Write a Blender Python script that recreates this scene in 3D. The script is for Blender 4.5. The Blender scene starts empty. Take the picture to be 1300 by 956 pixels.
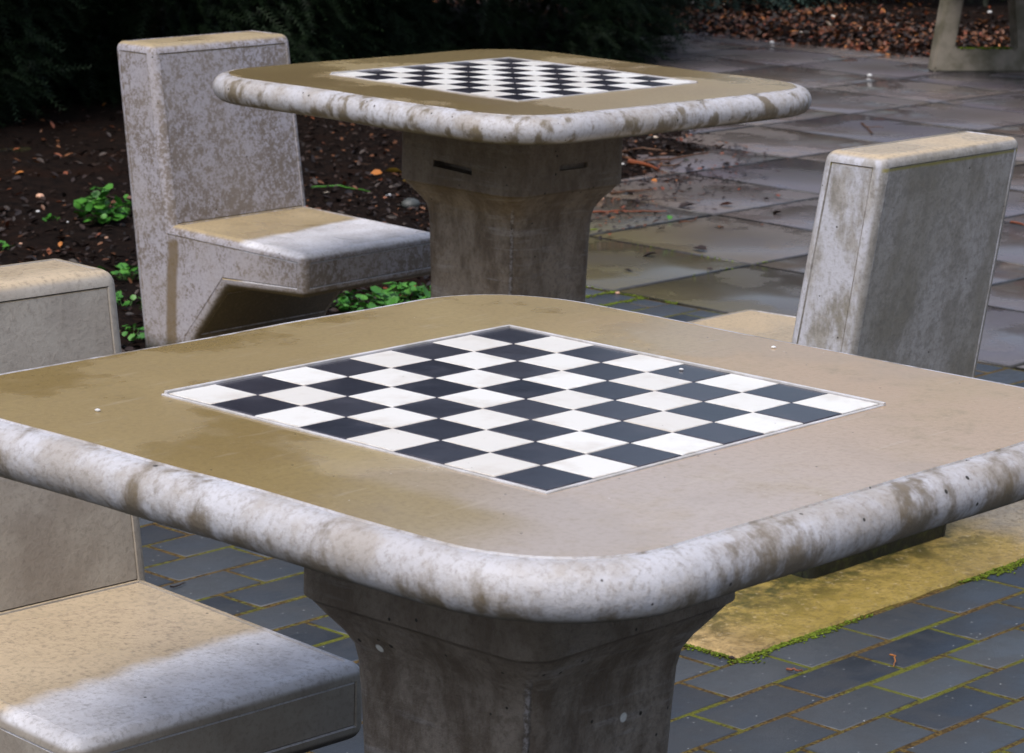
import bpy, bmesh, math, random
import numpy as np
from mathutils import Vector, Matrix
random.seed(7); RNG = np.random.default_rng(11)
scn = bpy.context.scene
COL = scn.collection
R = math.radians

# ------------------------------------------------------------ camera
cd = bpy.data.cameras.new('camera'); cam = bpy.data.objects.new('camera', cd); COL.objects.link(cam)
cd.sensor_width = 36; cd.lens = 100.0; cd.shift_y = -0.0346; cd.clip_end = 400; cd.clip_start = 0.05
cr, cu, cw = Vector((0.67342463, -0.73879961, 0.02596948)), Vector((0.13388382, 0.15643439, 0.97857212)), Vector((0.72703122, 0.65551767, -0.20426009))
CAM = Vector((0, 0, 1.384))
cam.matrix_world = Matrix(((cr.x, cu.x, -cw.x, CAM.x), (cr.y, cu.y, -cw.y, CAM.y), (cr.z, cu.z, -cw.z, CAM.z), (0, 0, 0, 1)))
cd.dof.use_dof = True; cd.dof.focus_distance = 3.3; cd.dof.aperture_fstop = 25
scn.camera = cam
# ------------------------------------------------------------ overcast daylight
SUN_EL, SUN_AZ = 60, 196        # azimuth: direction the light comes from, degrees anticlockwise from +x
wd = bpy.data.worlds.new('World'); scn.world = wd; wd.use_nodes = True
wn = wd.node_tree; bg = wn.nodes['Background']
sky = wn.nodes.new('ShaderNodeTexSky'); sky.sky_type = 'NISHITA'; sky.sun_disc = False
sky.sun_elevation = R(SUN_EL); sky.sun_rotation = R(90 - SUN_AZ)
sky.air_density = 1.0; sky.dust_density = 3.5; sky.ozone_density = 1.4
hs = wn.nodes.new('ShaderNodeHueSaturation'); hs.inputs['Saturation'].default_value = .82
wn.links.new(sky.outputs[0], hs.inputs['Color']); 
# overcast sky: the dome is dimmer towards the horizon than overhead
wtc = wn.nodes.new('ShaderNodeTexCoord'); wsx = wn.nodes.new('ShaderNodeSeparateXYZ'); wmr = wn.nodes.new('ShaderNodeMapRange'); wmx = wn.nodes.new('ShaderNodeVectorMath'); wmx.operation = 'SCALE'
wn.links.new(wtc.outputs['Generated'], wsx.inputs[0]); wn.links.new(wsx.outputs[2], wmr.inputs['Value']); wmr.inputs['From Min'].default_value = 0.0; wmr.inputs['From Max'].default_value = .9
wmr.inputs['To Min'].default_value = .62; wmr.inputs['To Max'].default_value = 1.7
wn.links.new(hs.outputs[0], wmx.inputs[0]); wn.links.new(wmr.outputs[0], wmx.inputs['Scale']); wn.links.new(wmx.outputs[0], bg.inputs[0]); bg.inputs[1].default_value = 0.10
sl = bpy.data.lights.new('sun', 'SUN'); so = bpy.data.objects.new('sun', sl); COL.objects.link(so)
sl.energy = 1.1; sl.angle = R(28); sl.color = (1.0, 0.96, 0.9)
dv = Vector((math.cos(R(SUN_AZ)) * math.cos(R(SUN_EL)), math.sin(R(SUN_AZ)) * math.cos(R(SUN_EL)), math.sin(R(SUN_EL))))
so.rotation_euler = dv.to_track_quat('Z', 'Y').to_euler()
scn.view_settings.view_transform = 'Standard'; scn.view_settings.look = 'None'
scn.view_settings.exposure = 0.62; scn.view_settings.gamma = 1; scn.view_settings.use_curve_mapping = False

# ------------------------------------------------------------ helpers
def put(o, parent=None):
    COL.objects.link(o)
    if parent: o.parent = parent
    return o
def tag(o, label=None, cat=None, group=None, kind=None):
    for k, v in (('label', label), ('category', cat), ('group', group), ('kind', kind)):
        if v: o[k] = v
    return o
def empty(name, loc, rz=0.0):
    o = bpy.data.objects.new(name, None); o.location = loc; o.rotation_euler = (0, 0, rz); o.empty_display_size = .1
    return put(o)
def from_bm(name, bm, mats, parent=None, smooth=None):
    me = bpy.data.meshes.new(name); bmesh.ops.recalc_face_normals(bm, faces=bm.faces[:]); bm.to_mesh(me); bm.free()
    for m in (mats if isinstance(mats, (list, tuple)) else [mats]): me.materials.append(m)
    if smooth is not None:
        me.shade_smooth(); me.set_sharp_from_angle(angle=R(smooth))
    return put(bpy.data.objects.new(name, me), parent)
def from_np(name, V, F, mats, parent=None, midx=None, smooth=False):
    """V (n,3), F (m,k) all the same k"""
    me = bpy.data.meshes.new(name); V = np.asarray(V, np.float32); F = np.asarray(F, np.int32)
    m, k = F.shape
    me.vertices.add(len(V)); me.vertices.foreach_set('co', V.ravel())
    me.loops.add(m * k); me.loops.foreach_set('vertex_index', F.ravel())
    me.polygons.add(m); me.polygons.foreach_set('loop_start', np.arange(0, m * k, k, dtype=np.int32))
    for mt in (mats if isinstance(mats, (list, tuple)) else [mats]): me.materials.append(mt)
    if midx is not None: me.polygons.foreach_set('material_index', np.asarray(midx, np.int32))
    me.update(calc_edges=True); me.validate()
    if smooth: me.shade_smooth()
    return put(bpy.data.objects.new(name, me), parent)

class NT:
    """small wrapper for building materials"""
    def __init__(s, name):
        s.m = bpy.data.materials.new(name); s.m.use_nodes = True; s.t = s.m.node_tree; s.p = s.t.nodes['Principled BSDF']
        s.tc = s.new('ShaderNodeTexCoord'); s.oi = s.new('ShaderNodeObjectInfo'); s.geo = s.new('ShaderNodeNewGeometry')
        s.obj = s.tc.outputs['Object']
        s.vary = s.vmath('ADD', s.obj, s.vmath('SCALE', s.oi.outputs['Location'], None, 3.7))
    def new(s, t): return s.t.nodes.new(t)
    def link(s, a, sock):
        if isinstance(a, (int, float)):
            if sock.type == 'RGBA': sock.default_value = (a, a, a, 1)
            else: sock.default_value = a
        elif isinstance(a, (tuple, list)):
            sock.default_value = (*a, 1) if sock.type == 'RGBA' and len(a) == 3 else a
        else: s.t.links.new(a, sock)
    def vmath(s, op, a, b=None, sc=None):
        n = s.new('ShaderNodeVectorMath'); n.operation = op; s.link(a, n.inputs[0])
        if b is not None: s.link(b, n.inputs[1])
        if sc is not None: s.link(sc, n.inputs['Scale'])
        return n.outputs[0]
    def math(s, op, a, b=0.0, c=None, clamp=False):
        n = s.new('ShaderNodeMath'); n.operation = op; n.use_clamp = clamp; s.link(a, n.inputs[0]); s.link(b, n.inputs[1])
        if c is not None: s.link(c, n.inputs[2])
        return n.outputs[0]
    def noise(s, scale, detail=4, rough=.55, stretch=None, world=False, vec=None, dist=0.0):
        v = vec or (s.geo.outputs['Position'] if world else s.vary)
        if stretch: v = s.vmath('MULTIPLY', v, stretch)
        n = s.new('ShaderNodeTexNoise'); s.link(v, n.inputs['Vector']); n.inputs['Scale'].default_value = scale
        n.inputs['Detail'].default_value = detail; n.inputs['Roughness'].default_value = rough; n.inputs['Distortion'].default_value = dist
        return n.outputs[0]
    def voro(s, scale, feature='F1', vec=None, rnd=1.0):
        n = s.new('ShaderNodeTexVoronoi'); n.feature = feature; s.link(vec or s.vary, n.inputs['Vector']); n.inputs['Scale'].default_value = scale
        n.inputs['Randomness'].default_value = rnd
        return n
    def step(s, x, lo, hi):      # smooth map lo..hi -> 0..1
        n = s.new('ShaderNodeMapRange'); n.interpolation_type = 'SMOOTHSTEP'; s.link(x, n.inputs['Value'])
        s.link(lo, n.inputs['From Min']); s.link(hi, n.inputs['From Max'])
        return n.outputs[0]
    def mix(s, f, a, b):
        n = s.new('ShaderNodeMix'); n.data_type = 'RGBA'; s.link(f, n.inputs['Factor']); s.link(a, n.inputs[6]); s.link(b, n.inputs[7])
        return n.outputs[2]
    def mixf(s, f, a, b):
        n = s.new('ShaderNodeMix'); n.data_type = 'FLOAT'; s.link(f, n.inputs[0]); s.link(a, n.inputs[2]); s.link(b, n.inputs[3])
        return n.outputs[0]
    def xyz(s, v):
        n = s.new('ShaderNodeSeparateXYZ'); s.link(v, n.inputs[0]); return n.outputs
    def bump(s, h, strength=.3, dist=.002, prev=None):
        n = s.new('ShaderNodeBump'); n.inputs['Strength'].default_value = strength; n.inputs['Distance'].default_value = dist
        s.link(h, n.inputs['Height'])
        if prev is not None: s.link(prev, n.inputs['Normal'])
        return n.outputs[0]
    def pits(s, scale, size, density):
        """sparse dark pin holes left in cast concrete: 0..1 mask"""
        v = s.voro(scale); hole = s.math('SUBTRACT', 1, s.step(v.outputs['Distance'], size * .6, size))
        keep = s.math('GREATER_THAN', s.xyz(v.outputs['Color'])[0], 1 - density)
        return s.math('MULTIPLY', hole, keep)
    def finish(s, color, rough, normal=None, spec=.5):
        s.link(color, s.p.inputs['Base Color']); s.link(rough, s.p.inputs['Roughness']); s.p.inputs['Specular IOR Level'].default_value = spec
        if normal is not None: s.link(normal, s.p.inputs['Normal'])
        return s.m

# ------------------------------------------------------------ materials
def mat_table_top():
    n = NT('wet_tan_concrete'); x, y, z = n.xyz(n.obj)
    big = n.noise(1.9, 3, .5); mid = n.noise(7, 5, .6); fine = n.noise(140, 4, .65); grain = n.noise(420, 2, .6)
    c = n.mix(n.step(big, .38, .62), (.350, .268, .118), (.270, .195, .080))
    # rosy staining plus sky sheen painted into the colour (towards +x and the near corner)
    wob = n.math('ADD', n.math('MULTIPLY', n.math('SUBTRACT', mid, .5), .22), n.math('MULTIPLY', n.math('SUBTRACT', n.noise(1.7, 2, .5), .5), .30))
    side = n.step(n.math('ADD', n.math('SUBTRACT', n.math('MULTIPLY', x, .42), y), wob), -.16, .20)
    och = n.math('MULTIPLY', n.step(n.math('ADD', x, n.math('MULTIPLY', wob, .3)), -.315, -.355), n.step(n.math('ADD', y, n.math('MULTIPLY', wob, .4)), -.37, -.25))      # ochre stain along the front left edge
    side = n.math('MULTIPLY', side, n.math('SUBTRACT', 1, n.math('MULTIPLY', och, .85)))
    far = n.math('GREATER_THAN', n.xyz(n.oi.outputs['Location'])[0], 3.0); side = n.math('MULTIPLY', side, n.math('SUBTRACT', 1, n.math('MULTIPLY', far, .75)))
    c = n.mix(n.math('MULTIPLY', side, .92), c, n.mix(n.step(x, -.25, .35), (.43, .365, .325), (.415, .285, .175)))
    c = n.mix(n.math('MULTIPLY', n.step(mid, .50, .72), .35), c, (.34, .25, .11))
    c = n.mix(n.math('MULTIPLY', n.step(fine, .42, .72), n.mixf(side, .40, .20)), c, (.17, .125, .06))
    c = n.mix(n.math('MULTIPLY', n.step(grain, .58, .74), .32), c, (.50, .40, .26))
    pit = n.pits(60, .09, .12); c = n.mix(n.math('MULTIPLY', pit, .8), c, (.05, .04, .03))
    fleck = n.pits(75, .07, .05); c = n.mix(fleck, c, (.75, .72, .66))
    puddle = n.step(n.noise(3.1, 5, .58, vec=n.vmath('ADD', n.vary, (4., 2., 0.))), .465, .55); dry = n.math('SUBTRACT', 1, n.math('MULTIPLY', puddle, .85))
    c = n.mix(n.math('MULTIPLY', puddle, .14), c, (.15, .11, .06))
    r = n.math('ADD', n.mixf(n.math('MAXIMUM', puddle, n.math('MULTIPLY', side, .75)), .32, .07), n.math('MULTIPLY', fine, .08))
    c = n.mix(n.math('MULTIPLY', n.step(n.noise(14, 7, .8), .54, .68), .30), c, (.21, .155, .09)); sc_ = n.step(n.noise(11, 5, .6, stretch=(1, 7, 1)), .60, .68); c = n.mix(n.math('MULTIPLY', sc_, .12), c, (.55, .49, .40))
    c = n.mix(n.math('MULTIPLY', far, .30), c, (.17, .13, .085))
    h = n.bump(n.math('MULTIPLY', fine, dry), .25, .0012); h = n.bump(n.noise(5, 2, .5), .05, .0015, h); h = n.bump(pit, -.6, .002, h)
    return n.finish(c, r, h, .55)

def mat_rim(name, blotch, cover, fine_amt, brown=(.205, .155, .085)):
    """rounded table edge: pale lime bloom with brown stains hanging in blotches"""
    n = NT(name); x, y, z = n.xyz(n.obj)
    v = n.vmath('MULTIPLY', n.vary, (1, 1, .55))
    a = n.noise(blotch, 3, .55, vec=v, dist=.4); b = n.noise(blotch * 3.6, 4, .6, vec=v); f = n.noise(150, 4, .7)
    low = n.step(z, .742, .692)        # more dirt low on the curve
    m = n.math('ADD', n.math('ADD', n.math('ADD', a, n.math('MULTIPLY', n.math('SUBTRACT', n.noise(70, 5, .75), .5), .28)), n.math('MULTIPLY', n.math('SUBTRACT', b, .5), fine_amt)), n.math('ADD', n.math('MULTIPLY', low, .16), n.math('MULTIPLY', n.math('SUBTRACT', n.noise(42, 4, .6, stretch=(1, 1, .22)), .5), .50)))
    st = n.step(m, cover, cover + .22)
    c = n.mix(n.noise(5, 2, .5), (.53, .535, .58), (.38, .365, .375))
    c = n.mix(n.math('MULTIPLY', n.step(n.noise(13, 6, .7), .40, .62), .65), c, (.30, .26, .215))
    c = n.mix(n.math('MULTIPLY', st, .9), c, n.mix(n.noise(40, 3, .6), brown, (.10, .08, .05)))
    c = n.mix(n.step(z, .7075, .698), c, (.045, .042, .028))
    c = n.mix(n.math('MULTIPLY', n.step(f, .46, .70), .5), c, (.20, .17, .14))
    pit = n.math('MAXIMUM', n.pits(52, .12, .30), n.pits(30, .085, .30)); c = n.mix(pit, c, (.03, .025, .02))
    h = n.bump(f, .5, .0016); h = n.bump(n.noise(26, 5, .6), .5, .004, h); h = n.bump(pit, -.8, .003, h)
    return n.finish(c, n.math('ADD', .42, n.math('MULTIPLY', f, .25)), h, .4)

def mat_pedestal():
    n = NT('pedestal_concrete'); x, y, z = n.xyz(n.obj)
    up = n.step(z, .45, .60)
    streak = n.noise(12, 6, .70, stretch=(1.5, 1.5, .65)); wave = n.noise(3.4, 4, .6, stretch=(1, 1, 13.), dist=1.6)
    f = n.noise(130, 4, .7)
    c = n.mix(n.step(streak, .38, .66), (.250, .212, .178), (.110, .083, .062))
    c = n.mix(n.math('MULTIPLY', n.step(wave, .52, .66), n.math('MULTIPLY', n.step(n.noise(8, 3, .5), .42, .6), .55)), c, (.34, .325, .32))
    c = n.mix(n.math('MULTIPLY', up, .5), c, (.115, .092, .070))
    c = n.mix(n.math('MULTIPLY', n.step(n.noise(5, 6, .7, dist=1.2), .56, .62), .45), c, (.11, .085, .06))
    c = n.mix(n.math('MULTIPLY', n.step(f, .45, .68), .5), c, (.09, .07, .055))
    ln = n.math('SUBTRACT', 1, n.step(n.math('ABSOLUTE', n.math('SUBTRACT', z, n.math('MULTIPLY_ADD', streak, .008, .5435))), .0005, .0028)); c = n.mix(n.math('MULTIPLY', ln, .4), c, (.04, .03, .022))
    sm = n.math('MULTIPLY', n.math('SUBTRACT', 1, n.step(n.math('ABSOLUTE', n.math('ADD', n.math('SUBTRACT', x, y), n.math('MULTIPLY', n.math('SUBTRACT', wave, .5), .008))), .002, .006)), n.step(z, .53, .50))
    c = n.mix(n.math('MULTIPLY', sm, .5), c, n.mix(n.step(f, .4, .6), (.40, .39, .42), (.08, .07, .06)))
    drip = n.pits(26, .16, .03); c = n.mix(drip, c, (.62, .62, .60))
    pit = n.math('MAXIMUM', n.pits(48, .11, .35), n.pits(28, .09, .30)); c = n.mix(pit, c, (.02, .018, .015))
    h = n.bump(f, .5, .002); h = n.bump(wave, .45, .004, h); h = n.bump(sm, .6, .004, h); h = n.bump(n.noise(16, 7, .75), 1.0, .008, h); h = n.bump(pit, -.8, .003, h)
    return n.finish(c, .62, h, .35)

def mat_chair(name, kind):
    n = NT(name); x, y, z = n.xyz(n.obj); N = n.xyz(n.geo.outputs['Normal'])
    f = n.noise(140, 4, .7)
    if kind == 'mottled':
        mot = n.math('ADD', n.math('MULTIPLY', n.noise(64, 5, .74, dist=.1), .62), n.math('MULTIPLY', n.noise(170, 3, .6), .38)); cen = n.vmath('LENGTH', n.vmath('MULTIPLY', n.vmath('SUBTRACT', n.obj, (-.05, .05, .50)), (1, .5, 1)))
        mm = n.math('ADD', mot, n.math('MULTIPLY', n.math('SUBTRACT', 1, n.step(cen, .0, .22)), .15))
        mm = n.math('ADD', mm, n.math('MULTIPLY', n.math('SUBTRACT', n.noise(7, 3, .5), .5), .32)); mm = n.math('SUBTRACT', mm, n.math('MULTIPLY', n.step(N[0], -.7, -.95), .05))
        c = n.mix(n.step(mm, .42, .56), (.36, .345, .385), (.175, .145, .125))
        c = n.mix(n.math('MULTIPLY', n.step(n.noise(6, 3, .5), .4, .6), .25), c, (.33, .29, .26))
        # rusty run-off streak under the seat corner, on the side face
        wob = n.math('MULTIPLY', n.math('SUBTRACT', n.noise(9, 2, .5), .5), .02)
        d = n.math('ABSOLUTE', n.math('SUBTRACT', n.math('ADD', y, wob), n.math('MULTIPLY_ADD', z, .02, .078)))
        st = n.math('MULTIPLY', n.math('SUBTRACT', 1, n.step(d, .010, .022)), n.step(z, .345, .325))
        c = n.mix(n.math('MULTIPLY', st, .85), c, (.15, .105, .05))
    elif kind == 'smooth':
        mot = n.noise(11, 4, .55)
        c = n.mix(n.step(mot, .35, .68), (.33, .295, .25), (.235, .20, .165))
        c = n.mix(n.math('MULTIPLY', n.step(n.noise(4, 3, .5), .4, .65), .4), c, (.38, .36, .33))
    else:
        st = n.noise(13, 6, .72, stretch=(1.4, 1.4, .6)); gr = n.noise(60, 5, .75)
        c = n.mix(n.step(st, .36, .66), (.41, .39, .38), (.27, .25, .225))
        c = n.mix(n.math('MULTIPLY', n.step(n.noise(3, 3, .5), .45, .65), .45), c, (.20, .18, .13))
        c = n.mix(n.math('MULTIPLY', n.step(gr, .46, .62), .45), c, (.17, .16, .145))
        # the -x side is paler and blotched
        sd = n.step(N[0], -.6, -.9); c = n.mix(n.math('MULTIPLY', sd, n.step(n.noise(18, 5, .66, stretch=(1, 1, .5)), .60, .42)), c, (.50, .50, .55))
    c = n.mix(n.step(N[2], -.25, -.6), c, (.060, .050, .043))      # undercut shade painted into the colour of down-facing faces
    if kind == 'streak':
        al = n.math('MULTIPLY', n.math('SUBTRACT', 1, n.step(n.math('ABSOLUTE', n.math('SUBTRACT', z, n.math('MULTIPLY_ADD', n.noise(12, 3, .6), .006, .7195))), .001, .005)), n.step(N[1], -.6, -.9))
        c = n.mix(n.math('MULTIPLY', al, .8), c, (.30, .26, .05))
    upf = n.step(N[2], .55, .9)
    tan = n.mix(n.noise(9, 4, .6), (.40, .31, .18), (.34, .26, .14)) if kind == 'mottled' else n.mix(n.noise(9, 4, .6), (.53, .42, .29), (.44, .35, .23))
    tan = n.mix(n.math('MULTIPLY', n.step(f, .45, .75), .3), tan, (.22, .16, .09))
    c = n.mix(upf, c, tan)
    # bleached strip along the front of the seat
    wob = n.math('MULTIPLY', n.math('SUBTRACT', n.noise(5, 6, .66), .5), .08)
    lo = .255 if kind == 'mottled' else .315
    fr = n.math('MULTIPLY', n.step(n.math('ADD', n.math('ADD', y, n.math('MULTIPLY', x, -.12 if kind == 'mottled' else -.1)), wob), lo, lo + .032), n.step(N[2], .25, .6))
    if kind != 'streak': c = n.mix(n.math('MULTIPLY', fr, .92), c, n.mix(n.step(n.noise(14, 5, .7), .38, .62), (.74, .74, .79), (.62, .61, .64)))
    c = n.mix(n.math('MULTIPLY', n.step(f, .46, .70), .42), c, (.17, .145, .12))
    pit = n.pits(38, .085, .16); c = n.mix(pit, c, (.03, .025, .02))
    mo = n.step(n.math('ADD', z, n.math('MULTIPLY', n.noise(18, 4, .6), .05)), .16, .095)
    c = n.mix(mo, c, n.mix(n.step(n.noise(60, 4, .7), .45, .7), (.010, .011, .007), (.030, .038, .010)))
    wet = n.math('MULTIPLY', upf, n.step(n.noise(6, 2, .5), .35, .6))
    r = n.mixf(wet, n.math('ADD', .48, n.math('MULTIPLY', f, .2)), .22)
    h = n.bump(f, .5, .0016); h = n.bump(n.noise(24, 5, .6), .45, .003, h); h = n.bump(pit, -.8, .003, h)
    return n.finish(c, r, h, .45)

def mat_tile(name, col, dirt, amt, rough):
    n = NT(name); a = n.noise(16, 5, .65); f = n.noise(160, 4, .7)
    rnd = n.geo.outputs['Random Per Island']
    c = n.mix(n.math('MULTIPLY', n.step(a, .48, .72), amt), col, dirt)
    c = n.mix(n.math('MULTIPLY', rnd, amt * .8), c, dirt)
    c = n.mix(n.math('MULTIPLY', n.step(f, .60, .8), .25), c, dirt)
    x, y, z = n.xyz(n.obj); ed = [n.math('ABSOLUTE', n.math('SUBTRACT', n.math('FRACT', n.math('DIVIDE', n.math('ADD', q, .25), .0625)), .5)) for q in (x, y)]
    e = n.math('ADD', n.math('MAXIMUM', ed[0], ed[1]), n.math('MULTIPLY', n.math('SUBTRACT', n.noise(60, 5, .7), .5), .16))
    c = n.mix(n.math('MULTIPLY', n.step(e, .455, .50), .6), c, dirt); c = n.mix(n.math('MULTIPLY', n.pits(90, .10, .12), .7), c, (.16, .13, .10))
    h = n.bump(f, .25, .0006); h = n.bump(n.noise(20, 2, .5), .18, .0015, h)
    return n.finish(c, n.math('ADD', rough, n.math('MULTIPLY', a, .15)), h, .5)

def mat_plain(name, col, rough=.6, var=None, scale=30, spec=.4, bumpd=.001):
    n = NT(name); a = n.noise(scale, 4, .6)
    c = n.mix(n.step(a, .35, .65), col, var or tuple(v * .6 for v in col))
    return n.finish(c, rough, n.bump(n.noise(scale * 4, 3, .6), .3, bumpd), spec)

def mat_paver():
    n = NT('blue_grey_block'); P = n.geo.outputs['Position']; rnd = n.geo.outputs['Random Per Island']
    a = n.noise(9, 5, .6, world=True); f = n.noise(190, 3, .7, world=True)
    c = n.mix(rnd, (.018, .024, .034), (.056, .064, .072)); c = n.mix(n.math('MULTIPLY', n.step(a, .42, .65), .45), c, (.036, .036, .036))
    v = n.voro(110, vec=P); sp = n.math('MULTIPLY', n.math('SUBTRACT', 1, n.step(v.outputs['Distance'], .10, .22)), n.math('GREATER_THAN', n.xyz(v.outputs['Color'])[0], .93))
    c = n.mix(n.math('MULTIPLY', sp, .8), c, (.36, .38, .38)); c = n.mix(n.math('MULTIPLY', n.step(f, .55, .8), .35), c, (.11, .125, .135))
    h = n.bump(f, .5, .0014); h = n.bump(n.noise(30, 3, .6, world=True), .3, .002, h)
    return n.finish(c, n.mixf(n.step(a, .4, .6), .38, .60), h, .5)

def mat_joint():
    n = NT('mossy_joint_sand'); a = n.noise(5, 4, .6, world=True); f = n.noise(160, 4, .7, world=True); x, y, z = n.xyz(n.geo.outputs['Position'])
    c = n.mix(n.step(f, .38, .62), (.045, .028, .012), (.155, .10, .03))
    c = n.mix(n.math('MULTIPLY', n.step(n.math('ADD', a, n.math('MULTIPLY', n.math('SUBTRACT', f, .5), .5)), .46, .60), .85), c, (.12, .135, .016))
    return n.finish(c, .85, n.bump(f, 1, .006), .2)

def mat_slab():
    """600 mm slabs: damp darker middles, wet shiny margins"""
    n = NT('wet_paving_slab'); P = n.geo.outputs['Position']; x, y, z = n.xyz(P); rnd = n.geo.outputs['Random Per Island']
    a = n.noise(2.6, 4, .6, world=True); f = n.noise(150, 4, .7, world=True)
    u = n.math('ABSOLUTE', n.math('SUBTRACT', n.math('FRACT', n.math('DIVIDE', n.math('SUBTRACT', x, 5.6), .6)), .5))
    v = n.math('ABSOLUTE', n.math('SUBTRACT', n.math('FRACT', n.math('DIVIDE', n.math('SUBTRACT', y, 4.70), .61)), .5))
    d = n.math('SQRT', n.math('ADD', n.math('MULTIPLY', u, u), n.math('MULTIPLY', v, v)))
    d = n.math('ADD', d, n.math('MULTIPLY', n.math('SUBTRACT', a, .5), .35))
    mid = n.math('MULTIPLY', n.math('SUBTRACT', 1, n.step(d, .10, .46)), n.step(n.noise(.9, 2, .5, world=True), .38, .60))
    je = n.math('ADD', n.math('MAXIMUM', u, v), n.math('MULTIPLY', n.math('SUBTRACT', n.noise(22, 4, .65, world=True), .5), .020))
    c = n.mix(rnd, (.095, .085, .105), (.190, .150, .130)); c = n.mix(n.math('MULTIPLY', n.step(n.noise(1.1, 4, .6, world=True), .52, .62), .5), c, (.13, .085, .05)); c = n.mix(n.math('MULTIPLY', n.step(a, .42, .6), .35), c, (.13, .12, .10))
    # green film on the slabs next to the planting
    gr = n.math('MULTIPLY', n.step(n.math('ADD', n.math('SUBTRACT', x, y), n.math('MULTIPLY', a, .8)), 2.5, 1.3), n.step(x, 7.4, 6.0))
    c = n.mix(n.math('MULTIPLY', gr, .8), c, (.10, .085, .020))
    c = n.mix(n.math('MULTIPLY', mid, .55), c, (.055, .040, .026)); c = n.mix(n.math('MULTIPLY', n.step(je, .474, .486), .9), c, (.012, .011, .008)); c = n.mix(n.math('MULTIPLY', n.step(n.noise(34, 5, .7, world=True), .52, .66), .4), c, (.075, .065, .060)); c = n.mix(n.math('MULTIPLY', n.step(f, .5, .8), .3), c, (.28, .26, .24))
    wetm = n.step(n.noise(2.2, 5, .6, world=True), .44, .53); c = n.mix(n.math('MULTIPLY', wetm, .25), c, (.075, .070, .080))
    r = n.mixf(mid, n.mixf(wetm, .36, .10), .40)
    h = n.bump(n.math('MULTIPLY', f, n.math('SUBTRACT', 1, wetm)), .3, .001); h = n.bump(n.noise(5, 3, .5, world=True), .12, .004, h)
    return n.finish(c, r, h, .5)

def mat_pad():
    n = NT('weathered_tan_concrete'); x, y, z = n.xyz(n.geo.outputs['Position'])
    a = n.noise(5, 5, .6, world=True); f = n.noise(120, 4, .75, world=True); g = n.noise(24, 5, .7, world=True)
    c = n.mix(n.step(a, .35, .6), (.46, .32, .14), (.34, .235, .10)); c = n.mix(n.math('MULTIPLY', n.step(g, .46, .58), .65), c, (.17, .110, .04))
    ye = n.math('MULTIPLY', n.step(n.math('ADD', x, n.math('MULTIPLY', n.math('SUBTRACT', a, .5), .9)), 4.5, 4.05), n.step(x, 3.42, 3.60))
    c = n.mix(n.math('MULTIPLY', ye, .72), c, (.27, .20, .030))
    gy = n.step(n.math('ADD', x, n.math('MULTIPLY', a, .3)), 4.35, 4.6); c = n.mix(n.math('MULTIPLY', gy, .6), c, (.36, .34, .30))
    mo = n.math('SUBTRACT', 1, n.step(n.math('ABSOLUTE', n.math('SUBTRACT', y, 2.76)), .0, .15)); mo = n.math('MULTIPLY', mo, n.step(x, 4.35, 4.2))
    c = n.mix(n.math('MULTIPLY', mo, n.step(n.math('ADD', g, n.math('MULTIPLY', a, .3)), .5, .75)), c, (.05, .05, .012))
    c = n.mix(n.math('MULTIPLY', n.step(f, .46, .64), .55), c, (.11, .075, .03)); c = n.mix(n.math('MULTIPLY', n.step(n.noise(75, 3, .7, world=True), .60, .70), .5), c, (.52, .42, .26))
    h = n.bump(f, .9, .003); h = n.bump(g, .6, .004, h)
    return n.finish(c, n.mixf(n.step(a, .4, .6), .62, .40), h, .35)

def mat_soil():
    n = NT('dark_damp_soil'); a = n.noise(3, 5, .65, world=True); f = n.noise(45, 6, .75, world=True)
    c = n.mix(n.step(f, .35, .65), (.006, .004, .0035), (.024, .014, .010)); c = n.mix(n.math('MULTIPLY', n.step(a, .5, .7), .5), c, (.030, .012, .006))
    return n.finish(c, .9, n.bump(f, 1, .03), .08)

def mat_leaf(name, a, b, rough=.5, tr=.0, spec=.35):
    n = NT(name); c = n.mix(n.geo.outputs['Random Per Island'], a, b)
    n.p.inputs['Transmission Weight'].default_value = 0
    if tr: n.p.inputs['Subsurface Weight'].default_value = 0
    return n.finish(c, rough, None, spec)

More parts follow.
